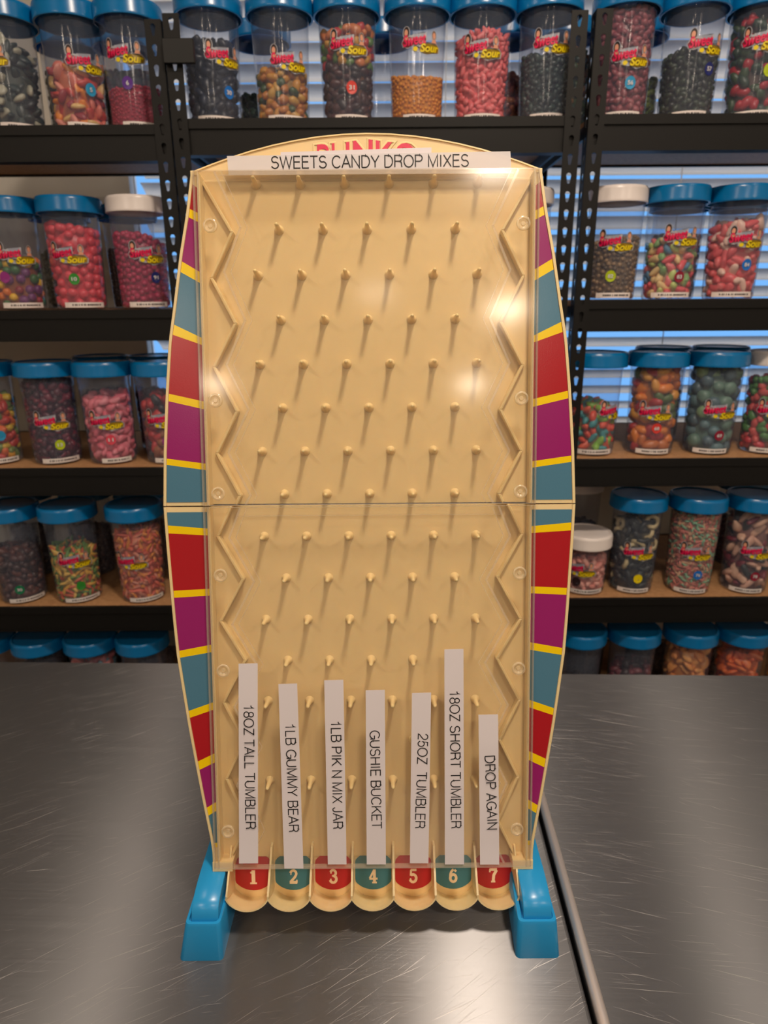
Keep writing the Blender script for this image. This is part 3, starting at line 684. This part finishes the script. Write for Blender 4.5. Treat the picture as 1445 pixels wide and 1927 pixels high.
def candy_mesh(shape, size, cols, fill, H, R, heap=.006, split=None):
    top = .012 + (.160 * H - .012) * fill; ph = RNG.uniform(0, 6.28)
    def ztop(x, y): return top + heap * (math.cos(ph) * x + math.sin(ph) * y) / .045
    mats = [candy_mat(c, shape) for c in cols] + [candy_mat(tuple(int(np.mean([c[k] for c in cols]) * .92) for k in range(3)), shape)]  # core tint: mean of the pieces, darkened as shade in the gaps
    V = []; F = []; MI = []; off = 0
    # core so that no light leaks between the pieces
    n = 28; inset = max(.0012, .95 * size); zs = [.004, .012] + list(np.linspace(.02, 1, 6)[1:])
    core = []; rings = []
    for j in range(6):
        t = j / 5
        for i in range(n):
            a = 2 * PI * i / n; z = .004 + t * (ztop(.04 * math.cos(a), .04 * math.sin(a)) - .004 - size * .5); r = jar_r(z / H) * R - inset
            core.append((r * math.cos(a), r * math.sin(a), z))
    core.append((0, 0, top - size * .3)); core.append((0, 0, .004)); core = np.array(core)
    cf = [[j * n + i, j * n + (i + 1) % n, (j + 1) * n + (i + 1) % n] for j in range(5) for i in range(n)] + [[j * n + i, (j + 1) * n + (i + 1) % n, (j + 1) * n + i] for j in range(5) for i in range(n)]
    cf += [[5 * n + i, 5 * n + (i + 1) % n, 6 * n] for i in range(n)] + [[(i + 1) % n, i, 6 * n + 1] for i in range(n)]
    V.append(core); F.append(np.array(cf)); MI.append(np.full(len(cf), len(cols))); off = len(core)
    sv, sf = SHAPES[shape]
    P = []; md = (1.55 if shape in ('ball', 'bead') else .88) * size; cell = {}; placed = 0
    area = 2 * PI * .045 * R * top; na = min(5200, int(area / (size * size) * 4.5))
    for _ in range(na):
        a = RNG.uniform(0, 2 * PI); z = RNG.uniform(.004 + size * .6, ztop(.04 * math.cos(a), .04 * math.sin(a))); r = jar_r(z / H) * R - .0010 - size * RNG.uniform(.72, 1.0)
        p = (r * math.cos(a), r * math.sin(a), z); key = (int(p[0] // md), int(p[1] // md), int(p[2] // md))
        if any((p[0] - q[0]) ** 2 + (p[1] - q[1]) ** 2 + (p[2] - q[2]) ** 2 < md * md for dx in (-1, 0, 1) for dy in (-1, 0, 1) for dz_ in (-1, 0, 1) for q in cell.get((key[0] + dx, key[1] + dy, key[2] + dz_), ())): continue
        cell.setdefault(key, []).append(p); P.append(p)
    nt_ = min(220, int(PI * .042 ** 2 * R * R / (size * size * 1.6)))
    for _ in range(nt_):
        a = RNG.uniform(0, 2 * PI); r = (jar_r(.1) * R - .001 - size) * math.sqrt(RNG.uniform(0, 1)); x, y = r * math.cos(a), r * math.sin(a)
        P.append((x, y, ztop(x, y) - size * .25 + RNG.uniform(-.3, .5) * size))
    P = np.array(P); npz = len(P); Rm = rand_rot(npz); sc = size * RNG.uniform(.85, 1.12, npz)
    ext = np.abs(sv).max()
    vv = np.einsum('nij,kj->nki', Rm, sv) * sc[:, None, None] + P[:, None, :]
    # keep every piece inside the wall
    rad = np.hypot(vv[..., 0], vv[..., 1]); lim = np.interp(vv[..., 2] / H, [0, .165], [.0445, .0492]) * R - .0011
    k = np.minimum(1, lim / np.maximum(rad, 1e-6)); vv[..., 0] *= k; vv[..., 1] *= k; vv[..., 2] = np.maximum(vv[..., 2], .0022)
    V.append(vv.reshape(-1, 3)); F.append((sf[None] + (np.arange(npz) * len(sv))[:, None, None] + off).reshape(-1, 3))
    if split:   # darker kind below, brighter kind on top, as two layered fills
        hi = P[:, 2] > split * top; nh = len(cols) // 2
        ci = np.where(hi, RNG.integers(0, nh, npz), RNG.integers(nh, len(cols), npz))
    else: ci = RNG.integers(0, len(cols), npz)
    MI.append(np.repeat(ci, len(sf)))
    V = np.concatenate(V); F = np.concatenate(F).astype(np.int32); MI = np.concatenate(MI).astype(np.int32)
    me = bpy.data.meshes.new('candy_pieces'); me.vertices.add(len(V)); me.vertices.foreach_set('co', V.ravel())
    me.loops.add(F.size); me.loops.foreach_set('vertex_index', F.ravel()); me.polygons.add(len(F)); me.polygons.foreach_set('loop_start', np.arange(0, F.size, 3, dtype=np.int32))
    for m in mats: me.materials.append(m)
    me.polygons.foreach_set('material_index', MI); me.polygons.foreach_set('use_smooth', np.ones(len(F), dtype=bool)); me.update(calc_edges=True)
    return me

# stickers -----------------------------------------------------------
def ell(cx, cy, rx, ry, n=18): return [(cx + rx * math.cos(2 * PI * i / n), cy + ry * math.sin(2 * PI * i / n)) for i in range(n)]
class Flat:
    def __init__(s): s.items = []
    def text(s, body, w, h, cx, cy, layer, m, offset=0.0, shear=0.0, rot=0.0):
        v, f = text_arrays(body, offset, shear); q = fit(v, w, h)[:, :2]; c, sn = math.cos(rot), math.sin(rot)
        q = np.stack([q[:, 0] * c - q[:, 1] * sn + cx, q[:, 0] * sn + q[:, 1] * c + cy], 1); s.items.append((q, f, layer, m))
    def poly(s, pts, layer, m): s.items.append((np.array(pts), [tuple(range(len(pts)))], layer, m))
    def grid(s, x0, x1, y0, y1, layer, m, n=10):
        pts = np.array([(x0 + (x1 - x0) * i / n, y) for y in (y0, y1) for i in range(n + 1)]); s.items.append((pts, [(i, i + 1, n + 2 + i, n + 1 + i) for i in range(n)], layer, m))
    def bend(s, z, H, R):
        """wrap round the jar wall at height z; facing -Y"""
        mb = MB()
        for q, f, layer, m in s.items:
            r = np.interp((q[:, 1] + z) / H, [0, .165], [.0445, .0492]) * R + .0005 + .00035 * layer; a = q[:, 0] / r
            mb.add(np.stack([r * np.sin(a), -r * np.cos(a), q[:, 1] + z], 1), f, m)
        return mb
LOGO = Flat()
LOGO.poly(ell(-.0245, .0095, .0066, .0094), 0, LOGO_RIM); LOGO.poly(ell(.0240, .0050, .0052, .0086), 0, LOGO_RIM)
LOGO.poly([(-.0335, -.004), (-.031, -.0105), (-.022, -.0130), (-.012, -.0105), (-.010, .0045), (-.020, .0065), (-.030, .002)], 0, LOGO_RIM)
LOGO.poly([(-.014, -.0095), (.002, -.0110), (.010, -.002), (.0105, .0095), (.004, .0095), (-.014, .0065)], 0, LOGO_RIM)
LOGO.poly([(-.015, -.0160), (-.009, -.0185), (0, -.0190), (.010, -.0230), (.022, -.0200), (.035, -.0180), (.0365, -.010), (.031, -.0045), (.012, -.0035), (-.004, -.007), (-.014, -.0105)], 0, LOGO_RIM)
LOGO.poly(ell(-.0245, .0100, .0052, .0080), 1, LOGO_DARK); LOGO.poly(ell(-.0250, .0092, .0032, .0050), 2, SKIN); LOGO.poly(ell(-.0250, .0020, .0036, .0032), 2, SKIN)
LOGO.poly(ell(.0240, .0070, .0040, .0058), 1, HAIR2); LOGO.poly(ell(.0240, .0058, .0030, .0046), 2, SKIN); LOGO.poly([(.0190, -.0048), (.0290, -.0048), (.0270, .0005), (.0210, .0005)], 2, SKIN)
LOGO.poly([(-.0325, -.0040), (-.030, -.0092), (-.022, -.0112), (-.014, -.0088), (.004, -.0080), (.009, -.002), (.0085, .0035), (-.010, .0010), (-.020, .0030), (-.029, .0005)], 1, mat('sticker_wine', (128, 0, 40), .4))
LOGO.text('Sweet', .0400, .0165, -.0108, -.0005, 3, mat('sticker_pink', (230, 24, 86), .4), .025, .25, .10)
LOGO.poly(ell(-.0090, -.0142, .0040, .0034, 12), 2, LOGO_YEL)
LOGO.poly([(-.002, -.0165), (.006, -.0200), (.013, -.0205), (.024, -.0180), (.033, -.0165), (.0345, -.0100), (.030, -.0065), (.013, -.0060), (.004, -.0078), (-.001, -.012)], 2, mat('sticker_ochre', (150, 120, 10), .4))
LOGO.text('Sour', .0345, .0122, .0160, -.0124, 4, LOGO_YEL, .03, .25, .04)
DOTC = {'sky': (40, 150, 200), 'purple': (90, 40, 140), 'blue': (20, 110, 200), 'red': (214, 60, 50), 'navy': (30, 40, 110), 'lime': (180, 200, 20), 'green': (50, 140, 50), 'maroon': (140, 20, 50), 'pink': (220, 70, 90), 'yellow': (240, 214, 0), 'teal': (20, 120, 80), 'violet': (150, 50, 130), 'dark': (50, 30, 36)}
def dot_flat(txt, c):
    F = Flat(); F.poly(ell(0, 0, .0092, .0100, 24), 0, mat('dot_' + c, DOTC[c], .4))
    if txt: F.text(txt, .0048 * len(txt), .0068, 0, 0, 1, LOGO_WHITE, .03)
    return F
def label_flat(w):
    F = Flat(); F.grid(-w, w, -.0046, .0046, 0, LABEL)
    x = -w * .62; rnd = random.Random(int(w * 1e5))
    while x < w * .8:
        ww = rnd.choice((.0018, .0026, .0034)); F.grid(x, x + ww, -.0014, .0016, 1, LABEL_INK, 1); x += ww + rnd.choice((.0007, .0007, .002))
    return F
LAB = [label_flat(w) for w in (.030, .034, .038)]
SHELF_NAMES = {1: 'top shelf', 2: 'second shelf', 3: 'third shelf', 4: 'fourth shelf', 5: 'lowest visible shelf'}
def rack_of(x): return 'left' if x < -.352 else ('right' if x > .34 else 'middle')
HS = {1: 1.0, 2: 1.0, 3: 1.02, 4: 1.07, 5: 1.08}
def jar(row, x, y, lid, desc, shape, size, cols, fill, logo=None, dot=None, back=False, H=None, R=1.0, heap=.006, split=None, lab=True, lw=None):
    H = H or HS[row]; rk = rack_of(x); dz = {'left': 0, 'middle': .008, 'right': .010}[rk]; zz = SHELF_Z[row - 1] + dz + .0008
    where = ('back of %s, %s rack' if back else '%s, %s rack') % (SHELF_NAMES[row], rk)
    t = thing('candy_jar', '%s-lidded clear jar of %s, %s' % (lid, desc, where), 'jar', (x, y, zz), 0, 'candy jars on the shelving racks')
    link('body', get_body(H, R), t, rotz=0); tag(link('lid', get_lid(lid, H, R), t), lid + ' lid')
    face = math.atan2(x, -y) if False else math.atan2(-x, y)      # turn about z that faces the camera side
    face = -math.atan2(x, y)
    def put(name, flat, dx, z, lbl=None):
        o = flat.bend(z, H, R).build(name, t); o.rotation_euler = (0, 0, face + math.asin(max(-.95, min(.95, dx / (.047 * R)))))
        return o
    if logo is not None: put('brand_sticker', LOGO, logo[0], logo[1])
    if dot is not None:
        put('number_sticker', dot_flat(dot[0], dot[1]), dot[2], dot[3])
    if lab and not back and row < 5: put('name_label', LAB[int(abs(x) * 1000) % 3], .006 if x < .3 else .010, .0085)
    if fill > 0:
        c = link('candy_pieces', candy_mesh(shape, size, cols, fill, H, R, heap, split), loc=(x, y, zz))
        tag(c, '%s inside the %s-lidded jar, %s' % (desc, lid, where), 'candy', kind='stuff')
YJ, YK = 1.345, 1.468
B, Wt = 'blue', 'white'
# top shelf, front row
jar(1, -.646, YJ, B, 'black and ivory crescent gummies', 'slice', .014, [(52, 64, 58), (188, 184, 160), (44, 58, 54), (30, 38, 36)], .80, logo=(-.03, .115))
jar(1, -.531, YJ, B, 'peach, red and yellow gummy slices', 'slice', .0125, [(238, 130, 110), (240, 196, 120), (214, 70, 56), (246, 146, 40), (160, 44, 52), (236, 150, 130)], .62, logo=(.017, .108), dot=('5', 'sky', .021, .064))
jar(1, -.430, YJ, B, 'crimson candy powder', 'bead', .0030, [(176, 20, 52)], .36, logo=(-.014, .118), dot=('6', 'purple', -.012, .070), heap=.003)
jar(1, -.293, YJ, B, 'blue-black gummy raspberries', 'bear', .012, [(24, 30, 44), (34, 42, 60), (20, 24, 34)], .74, logo=(.020, .107), dot=('30', 'blue', .026, .050))
jar(1, -.172, YJ, B, 'amber and dark green gummies', 'bear', .011, [(206, 142, 44), (62, 84, 42), (196, 124, 52), (210, 160, 70)], .46, logo=(.012, .098))
jar(1, -.057, YJ, B, 'mixed gummy bears over dark ones', 'bear', .011, [(186, 46, 42), (206, 146, 40), (98, 132, 52), (208, 120, 60), (70, 36, 32), (56, 30, 28), (50, 36, 32), (80, 40, 34)], .90, logo=(.001, .120), dot=('31', 'red', .006, .053), split=.62)
jar(1, .063, YJ, B, 'golden orange candy beads', 'bead', .0034, [(232, 150, 14), (224, 136, 8)], .44, logo=(.006, .122), heap=.010)
jar(1, .175, YJ, B, 'salmon pink candy nubs', 'bean', .0085, [(240, 118, 116), (234, 104, 104)], .80, logo=(.0, .113))
jar(1, .288, YJ, B, 'dark spruce green gummies', 'bear', .0075, [(38, 54, 48), (46, 66, 58), (32, 44, 40)], .58, logo=(.008, .120))
jar(1, .420, YJ, B, 'dusky mauve gummies filled to the lid', 'bear', .0085, [(146, 66, 74), (128, 54, 62), (160, 80, 84)], 1.0, logo=(.013, .098), dot=('56', 'sky', .016, .055))
jar(1, .537, YJ, B, 'dark moss green gummies', 'bear', .0085, [(40, 50, 32), (52, 64, 42), (32, 38, 28)], .64, logo=(.024, .115), dot=('57', 'navy', .032, .075))
jar(1, .652, YJ, B, 'red and deep green gummies', 'bear', .013, [(176, 34, 44), (42, 64, 44), (62, 84, 52), (56, 70, 56)], .98, logo=(.006, .120), dot=('', 'lime', .022, .072))
# top shelf, back row
jar(1, -.590, YK, B, 'bottle green gummies', 'bear', .010, [(48, 66, 48), (40, 52, 40)], .75, back=True)
jar(1, -.482, YK, B, 'olive and brown gummies', 'bear', .010, [(110, 84, 46), (84, 92, 48), (120, 70, 40)], .78, back=True)
jar(1, -.226, YK, B, 'dark leaf green gummies', 'bear', .009, [(38, 62, 36), (50, 76, 44)], .42, back=True)
jar(1, .004, YK, B, 'a shallow layer of pale beads', 'bead', .004, [(200, 190, 180)], .08, back=True)
jar(1, .238, YK, B, 'rust and burgundy gummies', 'bear', .010, [(150, 60, 34), (120, 34, 34), (170, 90, 36)], .62, back=True)
jar(1, .350, YK, B, 'forest green and amber gummies', 'bear', .010, [(60, 80, 40), (40, 58, 36), (150, 100, 36)], .84, back=True)
jar(1, .482, YK, B, 'yellow-green sour gummies', 'bear', .010, [(110, 124, 48), (84, 100, 44)], .55, back=True)
# second shelf
jar(2, -.692, YJ, B, 'rainbow gumballs', 'ball', .0088, [(244, 190, 24), (232, 120, 24), (64, 110, 52), (176, 30, 44), (120, 50, 110), (150, 40, 44)], .46, logo=(.004, .100), dot=('', 'violet', -.02, .058), heap=.008)
jar(2, -.575, YJ, B, 'coral pink candy balls', 'ball', .0088, [(236, 72, 82), (230, 64, 76)], .88, logo=(-.014, .100), dot=('10', 'green', -.008, .054))
jar(2, -.452, YJ, Wt, 'raspberry coloured beads', 'ball', .0056, [(186, 26, 74), (170, 20, 64)], .74, logo=(.010, .100), dot=('91', 'navy', .022, .056), heap=.012)
jar(2, .262, YJ, Wt, 'pale grey sugared candy', 'bead', .006, [(196, 186, 180)], .35)
jar(2, .433, YJ, Wt, 'brown sugared nuggets', 'bead', .0046, [(124, 96, 62), (92, 72, 46), (156, 124, 84)], .62, logo=(.004, .104), dot=('82', 'lime', .000, .042))
jar(2, .542, YJ, B, 'pastel hearts and worms', 'bean', .0120, [(240, 122, 122), (206, 220, 120), (96, 144, 176), (232, 84, 88), (244, 206, 140), (140, 180, 110)], .60, logo=(.016, .112), dot=('83', 'maroon', .020, .040))
jar(2, .659, YJ, B, 'pink and white strawberry drops', 'bean', .0130, [(236, 98, 98), (248, 206, 186), (230, 88, 90), (238, 108, 106)], .80, logo=(.020, .108), dot=('84', 'blue', .026, .060))
jar(2, -.513, YK, B, 'tan and brown nuggets', 'bead', .005, [(112, 74, 54), (92, 58, 44)], .66, back=True)
jar(2, -.650, YK, B, 'olive drab gummies', 'bear', .009, [(100, 86, 40), (84, 76, 40)], .62, back=True)
jar(2, .600, YK, B, 'bronze yellow gummies', 'bear', .009, [(130, 96, 40), (110, 84, 40)], .72, back=True)
jar(2, .722, YK, B, 'charcoal gummies', 'bear', .009, [(60, 60, 64), (50, 48, 52)], .6, back=True)
# third shelf
jar(3, -.784, 1.336, B, 'orange, yellow and green gummies', 'bear', .0125, [(242, 170, 30), (232, 110, 40), (124, 140, 62), (200, 62, 42), (220, 180, 40)], .76, dot=('', 'sky', .01, .058))
jar(3, -.662, 1.336, B, 'deep burgundy gummies', 'bear', .0105, [(88, 18, 36), (120, 26, 46), (64, 12, 28)], .97, logo=(-.005, .090), dot=('13', 'lime', .006, .040))
jar(3, -.549, 1.336, B, 'bubblegum pink gummies', 'bean', .0120, [(242, 142, 152), (236, 122, 134), (226, 104, 120)], .78, logo=(-.008, .090), dot=('11', 'pink', -.002, .050))
jar(3, -.434, 1.336, B, 'red, black and brown gummies', 'bear', .0140, [(184, 44, 44), (44, 40, 44), (164, 92, 52), (200, 60, 56)], .78, logo=(-.010, .092), dot=('11', 'violet', -.004, .046))
jar(3, .419, 1.336, B, 'orange, turquoise and lime gummies', 'bean', .0125, [(232, 82, 52), (66, 150, 152), (144, 194, 62), (240, 104, 70)], .54, logo=(.038, .092), dot=None)
jar(3, .538, 1.336, B, 'big red, orange and green gummies', 'bear', .0165, [(232, 132, 44), (184, 54, 52), (94, 114, 62), (224, 154, 54), (200, 110, 44)], 1.0, logo=(.006, .090), dot=('68', 'red', .012, .055))
jar(3, .655, 1.336, B, 'sage green and grey-blue gummies', 'ball', .0130, [(94, 124, 126), (136, 164, 112), (82, 106, 112), (108, 138, 120)], 1.0, logo=(.018, .092), dot=('69', 'maroon', .022, .040))
jar(3, .772, 1.336, Wt, 'strawberry red and green gummies', 'bear', .0125, [(214, 60, 64), (94, 142, 74), (222, 92, 84)], .86, logo=(.01, .092))
jar(3, -.605, YK, B, 'dark plum gummies', 'bear', .010, [(80, 22, 34), (60, 18, 28)], .7, back=True)
jar(3, -.490, YK, B, 'dark cherry red gummies', 'bear', .010, [(112, 20, 34), (84, 14, 26)], .72, back=True)
jar(3, .600, YK, B, 'dull orange gummies', 'bear', .011, [(150, 90, 40), (130, 70, 34)], .6, back=True)
jar(3, .722, YK, B, 'dull teal gummies', 'bear', .011, [(70, 96, 100), (60, 80, 84)], .6, back=True)
# fourth shelf
jar(4, -.776, 1.324, B, 'cola brown gummies', 'bear', .0115, [(84, 48, 42), (104, 56, 40), (64, 38, 34)], .62, dot=('30', 'teal', -.008, .033))
jar(4, -.656, 1.324, B, 'yellow, green and red gummy worms', 'stick', .0085, [(234, 176, 62), (124, 154, 62), (222, 104, 62), (240, 196, 90), (96, 140, 60)], .62, logo=(-.002, .100), dot=('', 'green', .004, .040))
jar(4, -.518, 1.324, B, 'orange and salmon gummy ribbons', 'stick', .0085, [(234, 112, 82), (224, 142, 112), (242, 152, 62), (216, 96, 70)], .86, logo=(-.020, .098))
jar(4, .425, 1.326, Wt, 'small pale pink gummies', 'bean', .0105, [(242, 172, 152), (236, 150, 132)], .72, logo=(-.008, .062), dot=('', 'dark', -.012, .030), H=.66, R=1.0)
jar(4, .529, 1.330, B, 'black and cream gummy rings', 'ring', .0150, [(46, 50, 46), (214, 192, 142), (38, 42, 40)], .88, logo=(.012, .098), dot=('', 'yellow', .016, .036))
jar(4, .649, 1.324, B, 'pink, tan and mint twists', 'stick', .0062, [(222, 132, 112), (142, 192, 152), (222, 172, 132), (206, 116, 100)], 1.0, logo=(.010, .098), dot=('76', 'blue', .020, .046))
jar(4, .769, 1.324, B, 'cream, wine and black gummy slices', 'slice', .0165, [(234, 186, 156), (124, 32, 44), (52, 54, 50), (228, 176, 150)], .94, logo=(.018, .100), dot=('78', 'maroon', .022, .042))
jar(4, -.815, YK, B, 'brown chews', 'bear', .011, [(70, 50, 40)], .6, back=True)
jar(4, -.680, YK, B, 'umber chews', 'bear', .011, [(80, 54, 44)], .6, back=True)
jar(4, -.556, YK, B, 'dark toffee chews', 'bear', .011, [(84, 50, 36)], .6, back=True)
jar(4, .445, YK, Wt, 'grey sugared chews', 'bear', .011, [(90, 84, 84)], .5, back=True)
jar(4, .822, YK, B, 'dark wine chews', 'bear', .011, [(90, 40, 44)], .6, back=True)
# lowest shelf in view
jar(5, -.884, 1.335, B, 'dark mixed chews', 'bear', .012, [(64, 46, 38), (80, 54, 40)], .5)
jar(5, -.770, 1.335, B, 'dark cocoa chews', 'bear', .012, [(60, 42, 34), (78, 54, 36), (90, 70, 40)], .82)
jar(5, -.655, 1.335, B, 'pink and powder blue gummies', 'bean', .0125, [(230, 122, 122), (124, 162, 176), (236, 140, 136)], .90)
jar(5, -.540, 1.335, B, 'a few brown chews', 'bear', .012, [(70, 52, 42)], .4)
jar(5, .434, 1.335, B, 'a few dark chews', 'bear', .012, [(56, 44, 40)], .4)
jar(5, .553, 1.335, B, 'dark rose chews', 'bear', .012, [(120, 54, 60), (60, 40, 40)], .62)
jar(5, .679, 1.335, B, 'apricot gummy slices', 'slice', .0155, [(242, 160, 82), (236, 148, 70), (246, 172, 96)], .96)
jar(5, .796, 1.335, B, 'bright orange gummy slices', 'slice', .0150, [(238, 112, 44), (230, 100, 36), (240, 126, 54)], .88)
jar(5, .915, 1.335, B, 'mustard yellow gummies', 'slice', .014, [(214, 150, 44), (200, 130, 36)], .9)
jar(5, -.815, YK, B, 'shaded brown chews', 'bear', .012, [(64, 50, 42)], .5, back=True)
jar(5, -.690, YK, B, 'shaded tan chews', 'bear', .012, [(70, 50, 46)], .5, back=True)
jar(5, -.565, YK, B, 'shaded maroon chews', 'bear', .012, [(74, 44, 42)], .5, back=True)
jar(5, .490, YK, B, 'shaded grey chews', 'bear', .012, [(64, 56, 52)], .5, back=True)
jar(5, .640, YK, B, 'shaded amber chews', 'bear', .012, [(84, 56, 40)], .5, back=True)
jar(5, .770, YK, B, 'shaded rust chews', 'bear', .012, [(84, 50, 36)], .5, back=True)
